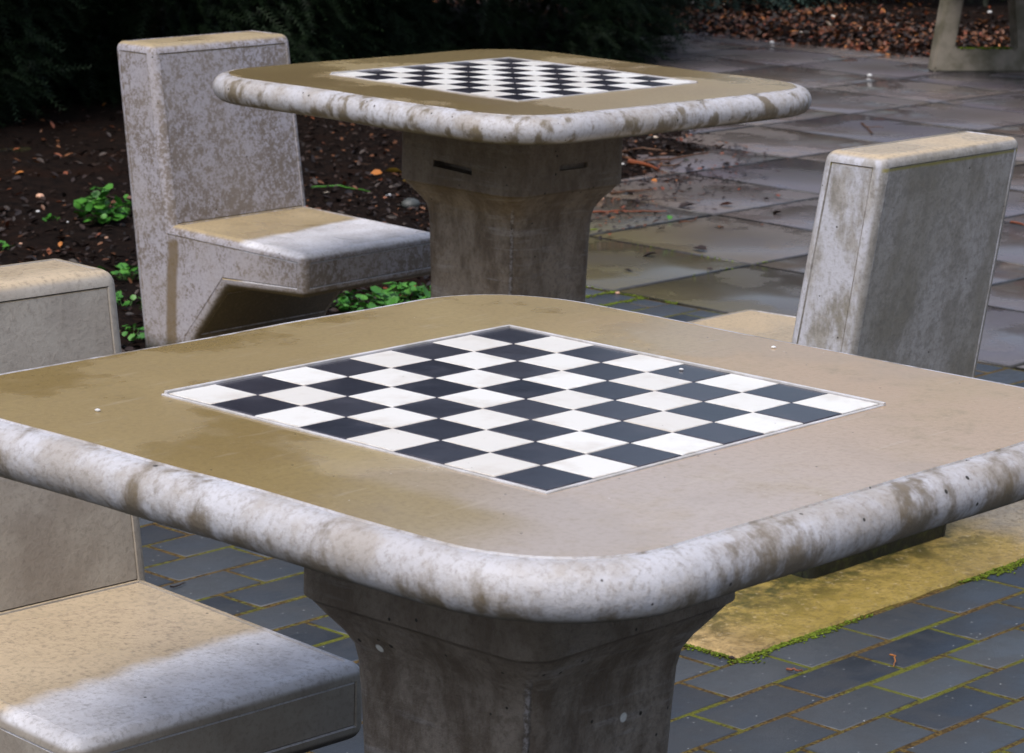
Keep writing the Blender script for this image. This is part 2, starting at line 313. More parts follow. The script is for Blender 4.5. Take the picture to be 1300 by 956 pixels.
M = dict(
    top=mat_table_top(), rim_near=mat_rim('limed_edge_soft_stains', 9.5, .52, .45, (.17, .125, .07)), rim_far=mat_rim('limed_edge_speckled_stains', 10, .505, .95, (.17, .13, .07)),
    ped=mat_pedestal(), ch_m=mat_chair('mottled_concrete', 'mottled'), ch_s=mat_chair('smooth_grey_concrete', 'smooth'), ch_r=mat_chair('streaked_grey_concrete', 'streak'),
    white=mat_tile('white_tile', (.76, .75, .72), (.46, .40, .33), .42, .28), black=mat_tile('black_tile', (.018, .017, .025), (.075, .07, .085), .4, .11),
    grout=mat_plain('pale_grout', (.55, .54, .56), .5, (.40, .38, .36)), paver=mat_paver(), joint=mat_joint(), slab=mat_slab(), pad=mat_pad(), soil=mat_soil(),
    yew=mat_leaf('yew_needles', (.005, .011, .005), (.012, .026, .009), .6, 0, .2), bluefol=mat_leaf('blue_green_foliage', (.03, .06, .05), (.05, .09, .07), .5),
    darkfol=mat_leaf('dark_foliage', (.012, .02, .010), (.03, .045, .02), .5), bark=mat_plain('brown_bark', (.07, .05, .035), .85, (.03, .02, .015), 40, .2, .01),
    weed=mat_leaf('bright_green_leaf', (.025, .115, .014), (.075, .23, .03), .42), moss=mat_leaf('green_moss', (.045, .050, .010), (.14, .20, .018), .9, 0, .1),
    lorange=mat_leaf('orange_leaf', (.27, .085, .02), (.46, .18, .045), .5), lbrown=mat_leaf('brown_leaf', (.075, .030, .014), (.16, .065, .028), .5),
    lred=mat_leaf('russet_leaf', (.13, .032, .014), (.22, .07, .03), .45), ldark=mat_leaf('dark_leaf', (.012, .009, .008), (.035, .02, .015), .5),
    lyellow=mat_leaf('yellow_leaf', (.48, .30, .04), (.60, .38, .05), .5),
    lpale=mat_leaf('pale_chip', (.45, .36, .28), (.65, .6, .52), .6), twig=mat_plain('brown_twig', (.13, .060, .030), .6, (.06, .03, .015), 60),
    seam=mat_plain('dark_seam', (.16, .15, .16), .7, (.07, .065, .07), 40),
    sjoint=mat_plain('dark_joint_dirt', (.006, .005, .004), .95, (.022, .020, .006), 8, .1, .003), pinkpad=mat_plain('rosy_worn_concrete', (.27, .195, .155), .5, (.20, .15, .12), 6, .35, .002),
    bench=mat_plain('mossy_bench_concrete', (.25, .225, .185), .7, (.13, .12, .085), 9, .3, .004), droppings=mat_plain('white_mark', (.8, .8, .82), .6),
)

# ------------------------------------------------------------ the setting
def sheet(name, x0, x1, y0, y1, z, m, div=1, thick=0.0, rough=0.0):
    bm = bmesh.new(); nx = max(1, int((x1 - x0) / div)); ny = max(1, int((y1 - y0) / div)); g = {}
    for i in range(nx + 1):
        for j in range(ny + 1):
            g[i, j] = bm.verts.new((x0 + (x1 - x0) * i / nx, y0 + (y1 - y0) * j / ny, z + (random.uniform(-rough, rough) if rough else 0)))
    for i in range(nx):
        for j in range(ny): bm.faces.new((g[i, j], g[i + 1, j], g[i + 1, j + 1], g[i, j + 1]))
    o = from_bm(name, bm, m); o['kind'] = 'structure'
    if rough: o.data.shade_smooth()
    return o
sheet('ground', -120, 160, -120, 160, -.045, M['soil'], 40)

def blocks(name, rects, z, m, bev, jz, jrot=0.0):
    """many separate bevelled paving units in one surface"""
    tv = []; tf = []; V = []; F = []
    for (x0, x1, y0, y1) in rects:
        dz = random.uniform(-jz, jz); tx = random.uniform(-jz, jz) * .7; ty = random.uniform(-jz, jz) * .7
        b = len(V); cx, cy = (x0 + x1) / 2, (y0 + y1) / 2; a = random.uniform(-jrot, jrot)
        for (ins, zz) in ((0, -.03), (0, -bev), (bev * .35, -bev * .3), (bev, 0)):
            for (sx, sy) in ((-1, -1), (1, -1), (1, 1), (-1, 1)):
                px = sx * ((x1 - x0) / 2 - ins); py = sy * ((y1 - y0) / 2 - ins)
                V.append((cx + px * math.cos(a) - py * math.sin(a), cy + px * math.sin(a) + py * math.cos(a), z + zz + dz + (tx * sx + ty * sy if zz > -.02 else 0)))
        for k in range(3):
            for q in range(4): F.append((b + 4 * k + q, b + 4 * k + (q + 1) % 4, b + 4 * (k + 1) + (q + 1) % 4, b + 4 * (k + 1) + q))
        F.append((b + 12, b + 13, b + 14, b + 15))
    o = from_np(name, V, F, m); o['kind'] = 'structure'; return o

def bed_edge(x):     # y where the left-hand bed starts
    return 4.87 if x < 5.55 else 4.87 + min(1, (x - 5.55) / .5) * .56 + max(0, x - 6.3) * .42 + max(0, x - 7.9) * .55
PX1, PY1 = 5.585, 4.86
PAD_A = (3.40, 4.86, 2.572, 4.62)
def inside(x, y, p, e=.0): return p[0] + e < x < p[1] - e and p[2] + e < y < p[3] - e
rects = []; j = 0; y = 3.480 - .1015 * 72
while y < PY1:
    off = .10275 * ((j + 1) % 2); k = 0; x = 3.143 - .2055 * 27 + off
    while x < PX1:
        e_ = [.0044 + random.uniform(-.0012, .0012) for _ in range(4)]; r_ = [x + e_[0], min(x + .2055 - e_[1], PX1 - .004), y + e_[2], min(y + .1015 - e_[3], PY1 - .003)]
        for p in (PAD_A,):      # cut the blocks against the pads
            if r_[1] > p[0] and r_[0] < p[1] and r_[3] > p[2] and r_[2] < p[3]:
                if r_[0] < p[0] - .03: r_[1] = p[0] - .006
                elif r_[1] > p[1] + .03: r_[0] = p[1] + .006
                elif r_[2] < p[2] - .02: r_[3] = p[2] - .006
                elif r_[3] > p[3] + .02: r_[2] = p[3] + .006
                else: r_[1] = r_[0]
        if r_[1] - r_[0] > .02 and r_[3] - r_[2] > .02: rects.append(tuple(r_))
        x += .2055
    y += .1015; j += 1
blocks('block_paving', rects, 0, M['paver'], .003, .00035, .004)
sheet('paving_joints', -2.6, 5.590, -4.2, 4.87, -.0016, M['joint'], 20)
sheet('slab_joints', 5.594, 11.35, -4.2, 8.9, -.008, M['sjoint'], 20)
rects = []
for i in range(0, 10):
    for k in range(-14, 7):
        x0, y0 = 5.6 + .6 * i, 4.70 + .61 * k
        if bed_edge(x0 + .6) + .05 < y0: continue     # taken by the planting bed
        rects.append((x0 + .0062, min(x0 + .6, 11.3) - .0062, y0 + .0062, y0 + .61 - .0062))
blocks('slab_paving', [r for r in rects if r[1] - r[0] > .1], 0, M['slab'], .0022, .0006)

def pad(name, p, m='pad'):
    bm = bmesh.new(); n_ = 40; pts = []
    def edge(a, b, cnt): return [(a[0] + (b[0] - a[0]) * i / cnt, a[1] + (b[1] - a[1]) * i / cnt) for i in range(cnt)]
    cs = [(p[0], p[2]), (p[1], p[2]), (p[1], p[3]), (p[0], p[3])]
    for i in range(4): pts += edge(cs[i], cs[(i + 1) % 4], n_)
    pts = [(x + random.uniform(-.003, .003), y + random.uniform(-.003, .003)) for x, y in pts]
    top = [bm.verts.new((x + (.004 if x < (p[0] + p[1]) / 2 else -.004), y + (.004 if y < (p[2] + p[3]) / 2 else -.004), .005)) for x, y in pts]
    mid = [bm.verts.new((x, y, .001)) for x, y in pts]; bot = [bm.verts.new((x, y, -.02)) for x, y in pts]
    L = len(pts)
    for a, b in ((mid, top), (bot, mid)):
        for i in range(L): bm.faces.new((a[i], a[(i + 1) % L], b[(i + 1) % L], b[i]))
    bm.faces.new(top); o = from_bm(name, bm, M[m]); o['kind'] = 'structure'; return o
pad('concrete_pad', PAD_A)

# planting soil: uneven ground meshes
from mathutils import noise as mn
def soil(name, x0, x1, y0, y1, step, hfun, keep):
    nx, ny = int((x1 - x0) / step), int((y1 - y0) / step); V = []; F = []; idx = {}
    for i in range(nx + 1):
        for k in range(ny + 1):
            x, y = x0 + i * step, y0 + k * step
            if keep(x, y): idx[i, k] = len(V); V.append((x, y, hfun(x, y)))
    for i in range(nx):
        for k in range(ny):
            q = [(i, k), (i + 1, k), (i + 1, k + 1), (i, k + 1)]
            if all(t in idx for t in q): F.append([idx[t] for t in q])
    o = from_np(name, V, F, M['soil'], smooth=True); o['kind'] = 'structure'; return o
def hbed(x, y):
    d = y - bed_edge(x); r = min(1, max(0, d / .25))
    return -.012 + r * .02 + r * (mn.noise((x * 6, y * 6, 0)) * .012 + mn.noise((x * 19, y * 19, 3)) * .008 + mn.noise((x * 1.5, y * 1.5, 7)) * .02)
soil('planting_bed', -3, 11.4, 4.80, 13.5, .045, hbed, lambda x, y: bed_edge(x) - .03 < y)
def edge2(y): return 11.28 + mn.noise((y * 1.3, 2, 0)) * .08
def hbed2(x, y):
    d = x - edge2(y); r = min(1, max(0, d / .3))
    return -.012 + r * .045 + r * (mn.noise((x * 6, y * 6, 0)) * .015 + mn.noise((x * 17, y * 17, 3)) * .012)
soil('leafy_bed', 11.2, 15.5, 2.0, 13.0, .06, hbed2, lambda x, y: x > edge2(y) - .05)

# ------------------------------------------------------------ chess tables
def rsq(a, r, off, seg=10, per=16):
    """rounded-square outline, half side a, corner radius r, grown outward by off"""
    pts = []; c = a - r
    for q, (sx, sy) in enumerate(((1, 1), (-1, 1), (-1, -1), (1, -1))):
        a0 = q * math.pi / 2
        for i in range(seg + 1):
            t = a0 + math.pi / 2 * i / seg; pts.append((sx * c + (r + off) * math.cos(t), sy * c + (r + off) * math.sin(t)))
        nx, ny = ((-1, 1), (-1, -1), (1, -1), (1, 1))[q]; p = pts[-1]
        t = a0 + math.pi / 2; e = (nx * c + (r + off) * math.cos(t), ny * c + (r + off) * math.sin(t))
        for i in range(1, per): pts.append((p[0] + (e[0] - p[0]) * i / per, p[1] + (e[1] - p[1]) * i / per))
    return pts
def lathe_sq(bm, prof, a, r, cap_top=None, cap_bot=None, wob=0.0, seed=0, rim_from=0):
    rings = []
    for (off, z) in prof:
        ring = []
        for (x, y) in rsq(a, r, off):
            d = mn.noise((x * 7 + seed, y * 7, z * 9)) * wob; L = math.hypot(x, y)
            ring.append(bm.verts.new((x + x / L * d, y + y / L * d, z + mn.noise((x * 5, y * 5 + seed, 4)) * wob * .6)))
        rings.append(ring)
    L = len(rings[0]); fs = []
    for k in range(len(rings) - 1):
        for i in range(L):
            f = bm.faces.new((rings[k][i], rings[k][(i + 1) % L], rings[k + 1][(i + 1) % L], rings[k + 1][i])); f.material_index = 1; fs.append(f)
    if cap_top is not None: f = bm.faces.new(rings[0]); f.material_index = cap_top
    if cap_bot is not None: f = bm.faces.new(rings[-1]); f.material_index = cap_bot
HT = .75
def chess_table(x, y, rz, rim, label):
    t = empty('chess_table', (x, y, 0), rz); tag(t, label, 'chess table', 'concrete chess tables')
    bm = bmesh.new(); prof = [(0, HT), (.0012, HT - .0018), (.0035, HT - .0012), (.006, HT - .0014)]
    n_ = 14
    for i in range(1, n_ + 1):
        th = math.pi / 2 - math.pi * i / n_ * .97; prof.append((.006 + .0255 * math.cos(th), HT - .0270 + .0257 * math.sin(th)))
    prof += [(-.01, HT - .0535), (-.10, HT - .0540)]
    lathe_sq(bm, prof, .43, .13, 0, 1, .0024, x)
    for f in bm.faces:
        if abs(f.normal.z) > .99 and len(f.verts) > 50 and f.calc_center_median().z > .7: f.material_index = 0
    tt = from_bm('tabletop', bm, [M['top'], rim], t, 38)
    # board: raised pale setting strip and 64 tiles
    bm = bmesh.new(); b, g, s = .25, .0045, .0625
    def box(x0, x1, y0, y1, z0, z1, mi, bev=0.0):
        lo = [bm.verts.new(p) for p in ((x0, y0, z0), (x1, y0, z0), (x1, y1, z0), (x0, y1, z0))]
        md = [bm.verts.new(p) for p in ((x0, y0, z1 - bev), (x1, y0, z1 - bev), (x1, y1, z1 - bev), (x0, y1, z1 - bev))]
        hi = [bm.verts.new(p) for p in ((x0 + bev, y0 + bev, z1), (x1 - bev, y0 + bev, z1), (x1 - bev, y1 - bev, z1), (x0 + bev, y1 - bev, z1))]
        for a_, c_ in ((lo, md), (md, hi)):
            for q in range(4): bm.faces.new((a_[q], a_[(q + 1) % 4], c_[(q + 1) % 4], c_[q])).material_index = mi
        bm.faces.new(hi).material_index = mi
    for i in range(8):
        for k in range(8):
            jx, jy, jz = (random.uniform(-.0004, .0004) for _ in range(3))
            box(-b + i * s + .0007 + jx, -b + (i + 1) * s - .0007 + jx, -b + k * s + .0007 + jy, -b + (k + 1) * s - .0007 + jy, HT - .002, HT + .0022 + jz * .5, 1 if (i + k) % 2 else 2, .0006)
    box(-b, b, -b, b, HT - .001, HT + .0012, 3)
    cb = from_bm('chess_board', bm, [M['grout'], M['white'], M['black'], M['seam']], tt)
    bm = bmesh.new()
    for (x0, x1, y0, y1, zt) in ((-b - g, -b - .0006, -b - g, b + g, .0016), (b + .0006, b + g, -b - g, b + g, .0040), (-b - .0006, b + .0006, b + .0006, b + g, .0042), (-b - .0006, b + .0006, -b - g, -b - .0006, .0016)):
        box(x0, x1, y0, y1, HT - .001, HT + zt, 0, .0005)
    from_bm('border_strip', bm, M['grout'], cb)
    # pedestal with square collar flaring out of the shaft
    bm = bmesh.new(); P = []
    for z, a in ((.6965, .165), (.64, .165), (.58, .165), (.5505, .165), (.548, .1615), (.532, .1505), (.515, .138), (.50, .130), (.48, .1265), (.44, .1245), (.36, .122), (.25, .121), (.12, .1225), (.0, .125)): P.append((z, a))
    rings = []
    for z, a in P:
        w_ = min(1, max(0, (a - .12) / .045)); r = .045 * (1 - w_) + .04 * w_
        rings.append([bm.verts.new((px + px * .02 * mn.noise((px * 9 + x, py * 9, z * 7)), py + py * .02 * mn.noise((px * 9, py * 9 + x, z * 7)), z)) for px, py in rsq(a, r, 0, 8, 8)])
    L = len(rings[0])
    for k in range(len(rings) - 1):
        for i in range(L): bm.faces.new((rings[k][i], rings[k][(i + 1) % L], rings[k + 1][(i + 1) % L], rings[k + 1][i]))
    bm.faces.new(rings[0]); bm.faces.new(rings[-1])
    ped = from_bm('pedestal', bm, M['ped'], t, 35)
    # casting slots in the two faces towards the viewer
    bm = bmesh.new()
    for (cx, cy, sx, sy, cz, sz, dx) in ((-.165, 0, .03, .052, .590, .0065, 0), (0, -.165, .040, .008, .597, .0055, 0)):
        mt = Matrix.Translation((cx, cy, cz)) @ Matrix.Rotation(.05 if sx < .035 else 0, 4, 'X') @ Matrix.Diagonal((sx * 2, sy * 2, sz * 2, 1))
        bmesh.ops.create_cube(bm, size=1, matrix=mt)
    cut = from_bm('slot_cutter', bm, M['ped'])
    cut.location = t.location; cut.rotation_euler = t.rotation_euler
    mo = ped.modifiers.new('slots', 'BOOLEAN'); mo.operation = 'DIFFERENCE'; mo.object = cut; mo.solver = 'EXACT'
    bpy.context.view_layer.update(); dg = bpy.context.evaluated_depsgraph_get()
    me = bpy.data.meshes.new_from_object(ped.evaluated_get(dg)); ped.modifiers.clear(); ped.data = me
    bpy.data.objects.remove(cut)
    return t
T1 = (2.0532, 1.8307); T2 = (4.1131, 3.7222)
chess_table(*T1, 0, M['rim_near'], 'large near chess table with soft brown stains on its pale rounded edge')
chess_table(*T2, -.0246, M['rim_far'], 'smaller-looking far chess table with speckled edge, standing behind the near one')

# ------------------------------------------------------------ cast concrete seats
PROF = [(0, 0), (-.106, .745), (.018, .745), (.081, .365), (.478, .355), (.478, .262), (.247, .252), (.142, .120), (.120, 0)]
def seat(x, y, rz, mat, label, W=.418):
    t = empty('chess_chair', (x, y, 0), rz); tag(t, label, 'seat', 'concrete seats at the chess tables')
    bm = bmesh.new(); A = [bm.verts.new((-W / 2, d, z)) for d, z in PROF]; B = [bm.verts.new((W / 2, d, z)) for d, z in PROF]; n_ = len(PROF)
    fa = bm.faces.new(A); fb = bm.faces.new(B[::-1])
    for i in range(n_): bm.faces.new((A[i], B[i], B[(i + 1) % n_], A[(i + 1) % n_]))
    bmesh.ops.recalc_face_normals(bm, faces=bm.faces[:])
    def near(v, i): return abs(v.co.y - PROF[i][0]) < 1e-4 and abs(v.co.z - PROF[i][1]) < 1e-4
    es = [e for e in bm.edges if not (near(e.verts[0], 3) and near(e.verts[1], 3)) and max(e.verts[0].co.z, e.verts[1].co.z) > .01]
    nf = set(bm.faces)
    res = bmesh.ops.bevel(bm, geom=es, offset=.019, segments=5, profile=.5, affect='EDGES', clamp_overlap=True)
    flats = [f for f in bm.faces if f.calc_area() > .012]
    bmesh.ops.inset_individual(bm, faces=flats, thickness=.0020, depth=-.0028)
    for f in flats: pass
    bmesh.ops.inset_individual(bm, faces=flats, thickness=.0020, depth=.0016)
    # cut into backrest / seat / base
    pc = Vector((0, .082, .368))
    bmesh.ops.bisect_plane(bm, geom=bm.verts[:] + bm.edges[:] + bm.faces[:], plane_co=(0, 0, .345), plane_no=(0, 0, 1))
    bmesh.ops.bisect_plane(bm, geom=bm.verts[:] + bm.edges[:] + bm.faces[:], plane_co=(0, .030, .345), plane_no=(0, 1, .21))
    bmesh.ops.bisect_plane(bm, geom=bm.verts[:] + bm.edges[:] + bm.faces[:], plane_co=(0, .0, .2525), plane_no=(0, 0, 1))
    bm.normal_update(); parts = {'backrest': [], 'seat_slab': [], 'base': []}
    for f in bm.faces:
        c = f.calc_center_median()
        if (c.y - .030) + .21 * (c.z - .345) > 0 and c.z > .2525:
            k = 'seat_slab' if not (c.z > .40 or (c.z > .372 and c.y < .10)) else 'backrest'
        elif c.z > .345: k = 'backrest'
        else: k = 'base'
        parts[k].append(f)
    names = {}
    for k, fs in parts.items():
        me = bpy.data.meshes.new(k); b2 = bmesh.new(); vm = {}
        for f in fs:
            vs = []
            for v in f.verts:
                if v not in vm: vm[v] = b2.verts.new(v.co)
                vs.append(vm[v])
            nf_ = b2.faces.new(vs); nf_.smooth = f.calc_area() < .004
        b2.to_mesh(me); b2.free(); me.materials.append(mat); me.set_sharp_from_angle(angle=R(28))
        put(bpy.data.objects.new(k, me), t)
    bm.free(); return t
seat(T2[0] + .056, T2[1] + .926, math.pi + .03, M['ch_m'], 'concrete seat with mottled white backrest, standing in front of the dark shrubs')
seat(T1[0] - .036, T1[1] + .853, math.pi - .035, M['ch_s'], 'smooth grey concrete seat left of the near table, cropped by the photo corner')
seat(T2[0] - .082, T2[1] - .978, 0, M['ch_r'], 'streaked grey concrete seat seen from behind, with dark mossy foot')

# ------------------------------------------------------------ bench frame at the top right
def bench():
    t = empty('concrete_bench', (10.965, 7.05, 0), math.atan2(-.24, .34)); tag(t, 'mossy old concrete bench with open slanted end frame, at the leafy bed', 'bench')
    W, H, T_ = .50, .42, .075
    for i, yy in enumerate((0.0, -1.25)):
        bm = bmesh.new(); out = [(-W / 2, 0), (W / 2, 0), (W / 2 - .055, H), (-W / 2 + .055, H)]; inn = [(-W / 2 + .105, .105), (W / 2 - .105, .105), (W / 2 - .135, H - .08), (-W / 2 + .135, H - .08)]
        v = {}
        for s, (yv) in enumerate((yy, yy + T_)):
            for k, q in enumerate(out): v['o', s, k] = bm.verts.new((q[0], yv, q[1]))
            for k, q in enumerate(inn): v['i', s, k] = bm.verts.new((q[0], yv, q[1]))
        for k in range(4):
            l = (k + 1) % 4
            bm.faces.new((v['o', 0, k], v['o', 0, l], v['i', 0, l], v['i', 0, k])); bm.faces.new((v['o', 1, k], v['i', 1, k], v['i', 1, l], v['o', 1, l]))
            bm.faces.new((v['o', 0, k], v['o', 1, k], v['o', 1, l], v['o', 0, l])); bm.faces.new((v['i', 0, k], v['i', 0, l], v['i', 1, l], v['i', 1, k]))
        bmesh.ops.bevel(bm, geom=bm.edges[:], offset=.008, segments=2, affect='EDGES'); from_bm('leg_frame', bm, M['bench'], t, 40)
    bm = bmesh.new(); bmesh.ops.create_cube(bm, size=1, matrix=Matrix.Translation((0, -.59, H + .032)) @ Matrix.Diagonal((.44, 1.65, .06, 1)))
    bmesh.ops.bevel(bm, geom=bm.edges[:], offset=.012, segments=3, affect='EDGES'); from_bm('seat_slab', bm, M['bench'], t, 40)
    V, F = blobs([(random.uniform(-W / 2 + .12, W / 2 - .12), random.uniform(.008, T_ - .008), .106, .007, .004) for _ in range(160)])
    from_np('moss', V, F, M['moss'], t)

# ------------------------------------------------------------ small organic stuff
ico = bmesh.new(); bmesh.ops.create_icosphere(ico, subdivisions=1, radius=1); IV = np.array([v.co[:] for v in ico.verts]); ICF = np.array([[v.index for v in f.verts] for f in ico.faces]); ico.free()
def blobs(lst):
    V = []; F = []; n_ = len(IV)
    for i, (x, y, z, r, h) in enumerate(lst):
        s = RNG.uniform(.7, 1.3, (n_, 1)); V.append(IV * s * [r, r, h] + [x, y, z]); F.append(ICF + i * n_)
    return np.vstack(V), np.vstack(F)
def rot_rand(n_, flat=1.0):
    """n random rotation matrices; flat<1 keeps leaves lying"""
    a = RNG.uniform(0, 2 * np.pi, n_); t = RNG.normal(0, flat, n_); p = RNG.normal(0, flat, n_)
    ca, sa, ct, st, cp, sp = np.cos(a), np.sin(a), np.cos(t), np.sin(t), np.cos(p), np.sin(p); z = np.zeros(n_); o = np.ones(n_)
    Rz = np.stack([ca, -sa, z, sa, ca, z, z, z, o], -1).reshape(-1, 3, 3)
    Rx = np.stack([o, z, z, z, ct, -st, z, st, ct], -1).reshape(-1, 3, 3); Ry = np.stack([cp, z, sp, z, o, z, -sp, z, cp], -1).reshape(-1, 3, 3)
    return Rz @ Rx @ Ry
LEAFV = np.array([(0, 0, 0), (.28, .22, .06), (.62, .20, .04), (1, 0, -.05), (.62, -.20, .07), (.28, -.22, .05), (.45, 0, -.03)], float) - [.5, 0, 0]
LEAFF = np.array([(0, 6, 1), (1, 6, 2), (2, 6, 3), (3, 6, 4), (4, 6, 5), (5, 6, 0)])
def scatter(tv, tf, pos, rot, sc):
    n_ = len(pos); V = np.einsum('nij,kj->nki', rot, tv) * (sc[:, None, None] if sc.ndim == 1 else sc[:, None, :]) + pos[:, None, :]
    F = tf[None] + (np.arange(n_) * len(tv))[:, None, None]
    return V.reshape(-1, 3), F.reshape(-1, tf.shape[1])
def litter(name, label, n_, region, hf, mats, weights, s0, s1, flat, zoff=.004):
    pos = []; 
    while len(pos) < n_:
        p = region()
        if p: pos.append((p[0], p[1], hf(p[0], p[1]) + zoff + random.random() * .006))
    pos = np.array(pos); V, F = scatter(LEAFV, LEAFF, pos, rot_rand(n_, flat), RNG.uniform(s0, s1, n_))
    mi = np.repeat(RNG.choice(len(mats), n_, p=weights), len(LEAFF))
    o = from_np(name, V, F, mats, midx=mi); tag(o, label, 'leaf litter', kind='stuff'); return o
LM = [M['ldark'], M['lbrown'], M['lred'], M['lorange'], M['lpale']]
def reg1():
    x = random.uniform(3.2, 9.0); y = bed_edge(x) + abs(random.gauss(0, 1.4)) - .01
    return (x, y) if y < 9 else None
litter('leaf_litter', 'dark brown leaf litter and bark crumbs over the shaded planting bed', 9000, reg1, hbed, LM, [.80, .145, .042, .007, .006], .010, .036, .35)
def reg1b():
    x = random.uniform(6.1, 8.1); y = bed_edge(x) - abs(random.gauss(0, .13)); return (x, y)
litter('leaf_litter', 'dark leaf crumbs spilling from the bed onto the wet slabs', 420, reg1b, lambda x, y: .0, [M['ldark'], M['lbrown'], M['lred']], [.7, .2, .1], .008, .028, .2)
def reg2():
    y = random.uniform(4.5, 11.5); x = edge2(y) + abs(random.gauss(0, .85)) - .06
    return (x, y) if x < 15 else None
litter('leaf_litter', 'thick orange and brown leaf litter on the bed beyond the slabs', 16000, reg2, hbed2, LM, [.52, .31, .13, .032, .008], .012, .048, .5, .008)

def grid_moss(name, label, segs, dens, r0, r1, spread, z=.001):
    L = []
    for (a, b, d) in segs:
        ln = math.dist(a, b)
        for _ in range(int(ln * dens * d)):
            t = random.random(); x = a[0] + (b[0] - a[0]) * t; y = a[1] + (b[1] - a[1]) * t
            q_ = mn.noise((x * 4, y * 4, 1.3)) + .6 * mn.noise((x * 17, y * 17, 5)) + random.uniform(-.2, .2)
            if q_ < .02: continue
            r = random.uniform(r0, r1); sp = spread * (.6 + 1.5 * q_); L.append((x + random.gauss(0, sp), y + random.gauss(0, sp) * 1.1 - .002, z, r, r * .5))
    V, F = blobs(L); o = from_np(name, V, F, M['moss'], smooth=False); tag(o, label, 'moss', kind='stuff'); return o
grid_moss('moss', 'bright green moss along the edge of the tan concrete pad', [((3.396, 2.568), (4.87, 2.568), 1), ((3.396, 2.568), (3.396, 3.1), .8)], 2600, .0010, .0034, .0055)
grid_moss('moss', 'green moss in the joints of the far pavers and slabs by the far pedestal', [((5.05, 4.586), (5.59, 4.586), .6), ((5.15, 4.691), (5.6, 4.691), .7), ((5.59, 4.3), (5.59, 4.9), .5), ((5.3, 4.796), (5.59, 4.796), .8), ((5.6, 4.70), (6.8, 4.70), .04), ((6.2, 4.2), (6.2, 5.4), .04), ((6.3, 5.36), (6.15, 5.50), 3)], 1500, .0012, .0035, .006)

def leafy(name, loc, n_, rx, ry, h, label, sc=.022):
    t = empty(name, loc); tag(t, label, 'weed', 'green weeds in the soil bed')
    a = RNG.uniform(0, 2 * np.pi, n_); q = np.sqrt(RNG.uniform(0, 1, n_)); z = h * (1 - q ** 2 * .75) * RNG.uniform(.25, 1, n_)
    pos = np.stack([np.cos(a) * q * rx, np.sin(a) * q * ry, z + .004], -1)
    tv = np.array([(0, 0, 0), (.25, .42, .07), (.75, .48, .05), (1.05, 0, -.04), (.75, -.48, .07), (.25, -.42, .05), (.5, 0, -.04)]) - [.5, 0, 0]
    V, F = scatter(tv, LEAFF, pos, rot_rand(n_, .38), RNG.uniform(sc * .6, sc * 1.35, n_)); from_np('leaves', V, F, M['weed'], t, smooth=True)
    V = []; F = []
    for i in range(0, n_, 2):
        p = pos[i]; b = len(V); o_ = np.array([p[0] * .35, p[1] * .35, -.01])
        V += [tuple(o_ + (.0008, 0, 0)), tuple(o_ - (.0008, 0, 0)), tuple(p - (.0008, 0, 0)), tuple(p + (.0008, 0, 0)), tuple(o_ + (0, .0012, 0)), tuple(p + (0, .0012, 0))]
        F += [(b, b + 1, b + 2, b + 3), (b + 1, b + 4, b + 5, b + 2), (b + 4, b, b + 3, b + 5)]
    from_np('stems', V, F, M['weed'], t)
def gnd(px, py, z=0.0):   # ground point seen at a pixel of the 1300x956 photograph (used once to survey positions)
    d = cw + cr * ((px - 650) / 3611.6) - cu * ((py - 433) / 3611.6); k = (z - CAM.z) / d.z; return (CAM + d * k)
def W_(px, py, n_, rx, ry, h, label, sc=.022):
    g = gnd(px, py, .01); leafy('weed_plant', (g.x, g.y, hbed(g.x, g.y)), n_, rx, ry, h, label, sc)
W_(127, 284, 80, .075, .075, .11, 'bushy bright green weed left of the mottled seat, tallest of the weeds', .030)
W_(162, 276, 26, .05, .05, .06, 'small green weed tucked against the side of the mottled seat', .026)
W_(158, 352, 34, .05, .09, .035, 'low green weed between the two left seats, just under the mottled seat', .022)
W_(160, 392, 40, .05, .10, .03, 'flat yellow-green weed patch above the smooth grey backrest', .018)
W_(168, 425, 26, .045, .07, .02, 'tiny weed patch lowest in the gap beside the smooth grey backrest', .016)
W_(66, 282, 9, .03, .015, .012, 'tiny flat seedling left of the bushy weed', .015)
W_(2, 318, 12, .04, .03, .02, 'seedling at the left edge of the photo', .018)
W_(468, 388, 90, .10, .12, .055, 'lush green weed clump seen under the mottled seat, left part', .024)
W_(515, 378, 80, .085, .10, .06, 'lush green weed clump beside the far pedestal foot', .024)
W_(545, 372, 26, .03, .05, .035, 'yellowish weed touching the far pedestal', .018)

def tubes(pts, r, seg=6):
    V = []; F = []; n_ = len(pts)
    for i, p in enumerate(pts):
        a = Vector(pts[max(0, i - 1)]); b = Vector(pts[min(n_ - 1, i + 1)]); d = (b - a).normalized(); u = d.cross(Vector((0, 0, 1))).normalized(); w = d.cross(u); rr = r * (1 - .6 * i / (n_ - 1))
        for k in range(seg): V.append(Vector(p) + u * math.cos(2 * math.pi * k / seg) * rr + w * math.sin(2 * math.pi * k / seg) * rr)
    for i in range(n_ - 1):
        for k in range(seg): F.append((i * seg + k, i * seg + (k + 1) % seg, (i + 1) * seg + (k + 1) % seg, (i + 1) * seg + k))
    return [tuple(v) for v in V], F
def twig(pix, r, mat, label, group='twigs lying at the edge of the bed'):
    g = [gnd(*p) for p in pix]; o0 = g[0]; pts = []
    for i in range(len(g) - 1):
        for k in range(4): pts.append(g[i].lerp(g[i + 1], k / 4))
    pts.append(g[-1]); pts = [(p.x - o0.x + random.gauss(0, .002), p.y - o0.y + random.gauss(0, .002), r + .002 + abs(random.gauss(0, .002))) for p in pts]
    V, F = tubes(pts, r); o = from_np('twig', V, F, mat, smooth=True); o.location = (o0.x, o0.y, 0); tag(o, label, 'twig', group)
twig([(786, 196), (815, 192), (866, 196)], .006, M['twig'], 'straight orange-brown twig, uppermost of those beside the far pedestal')
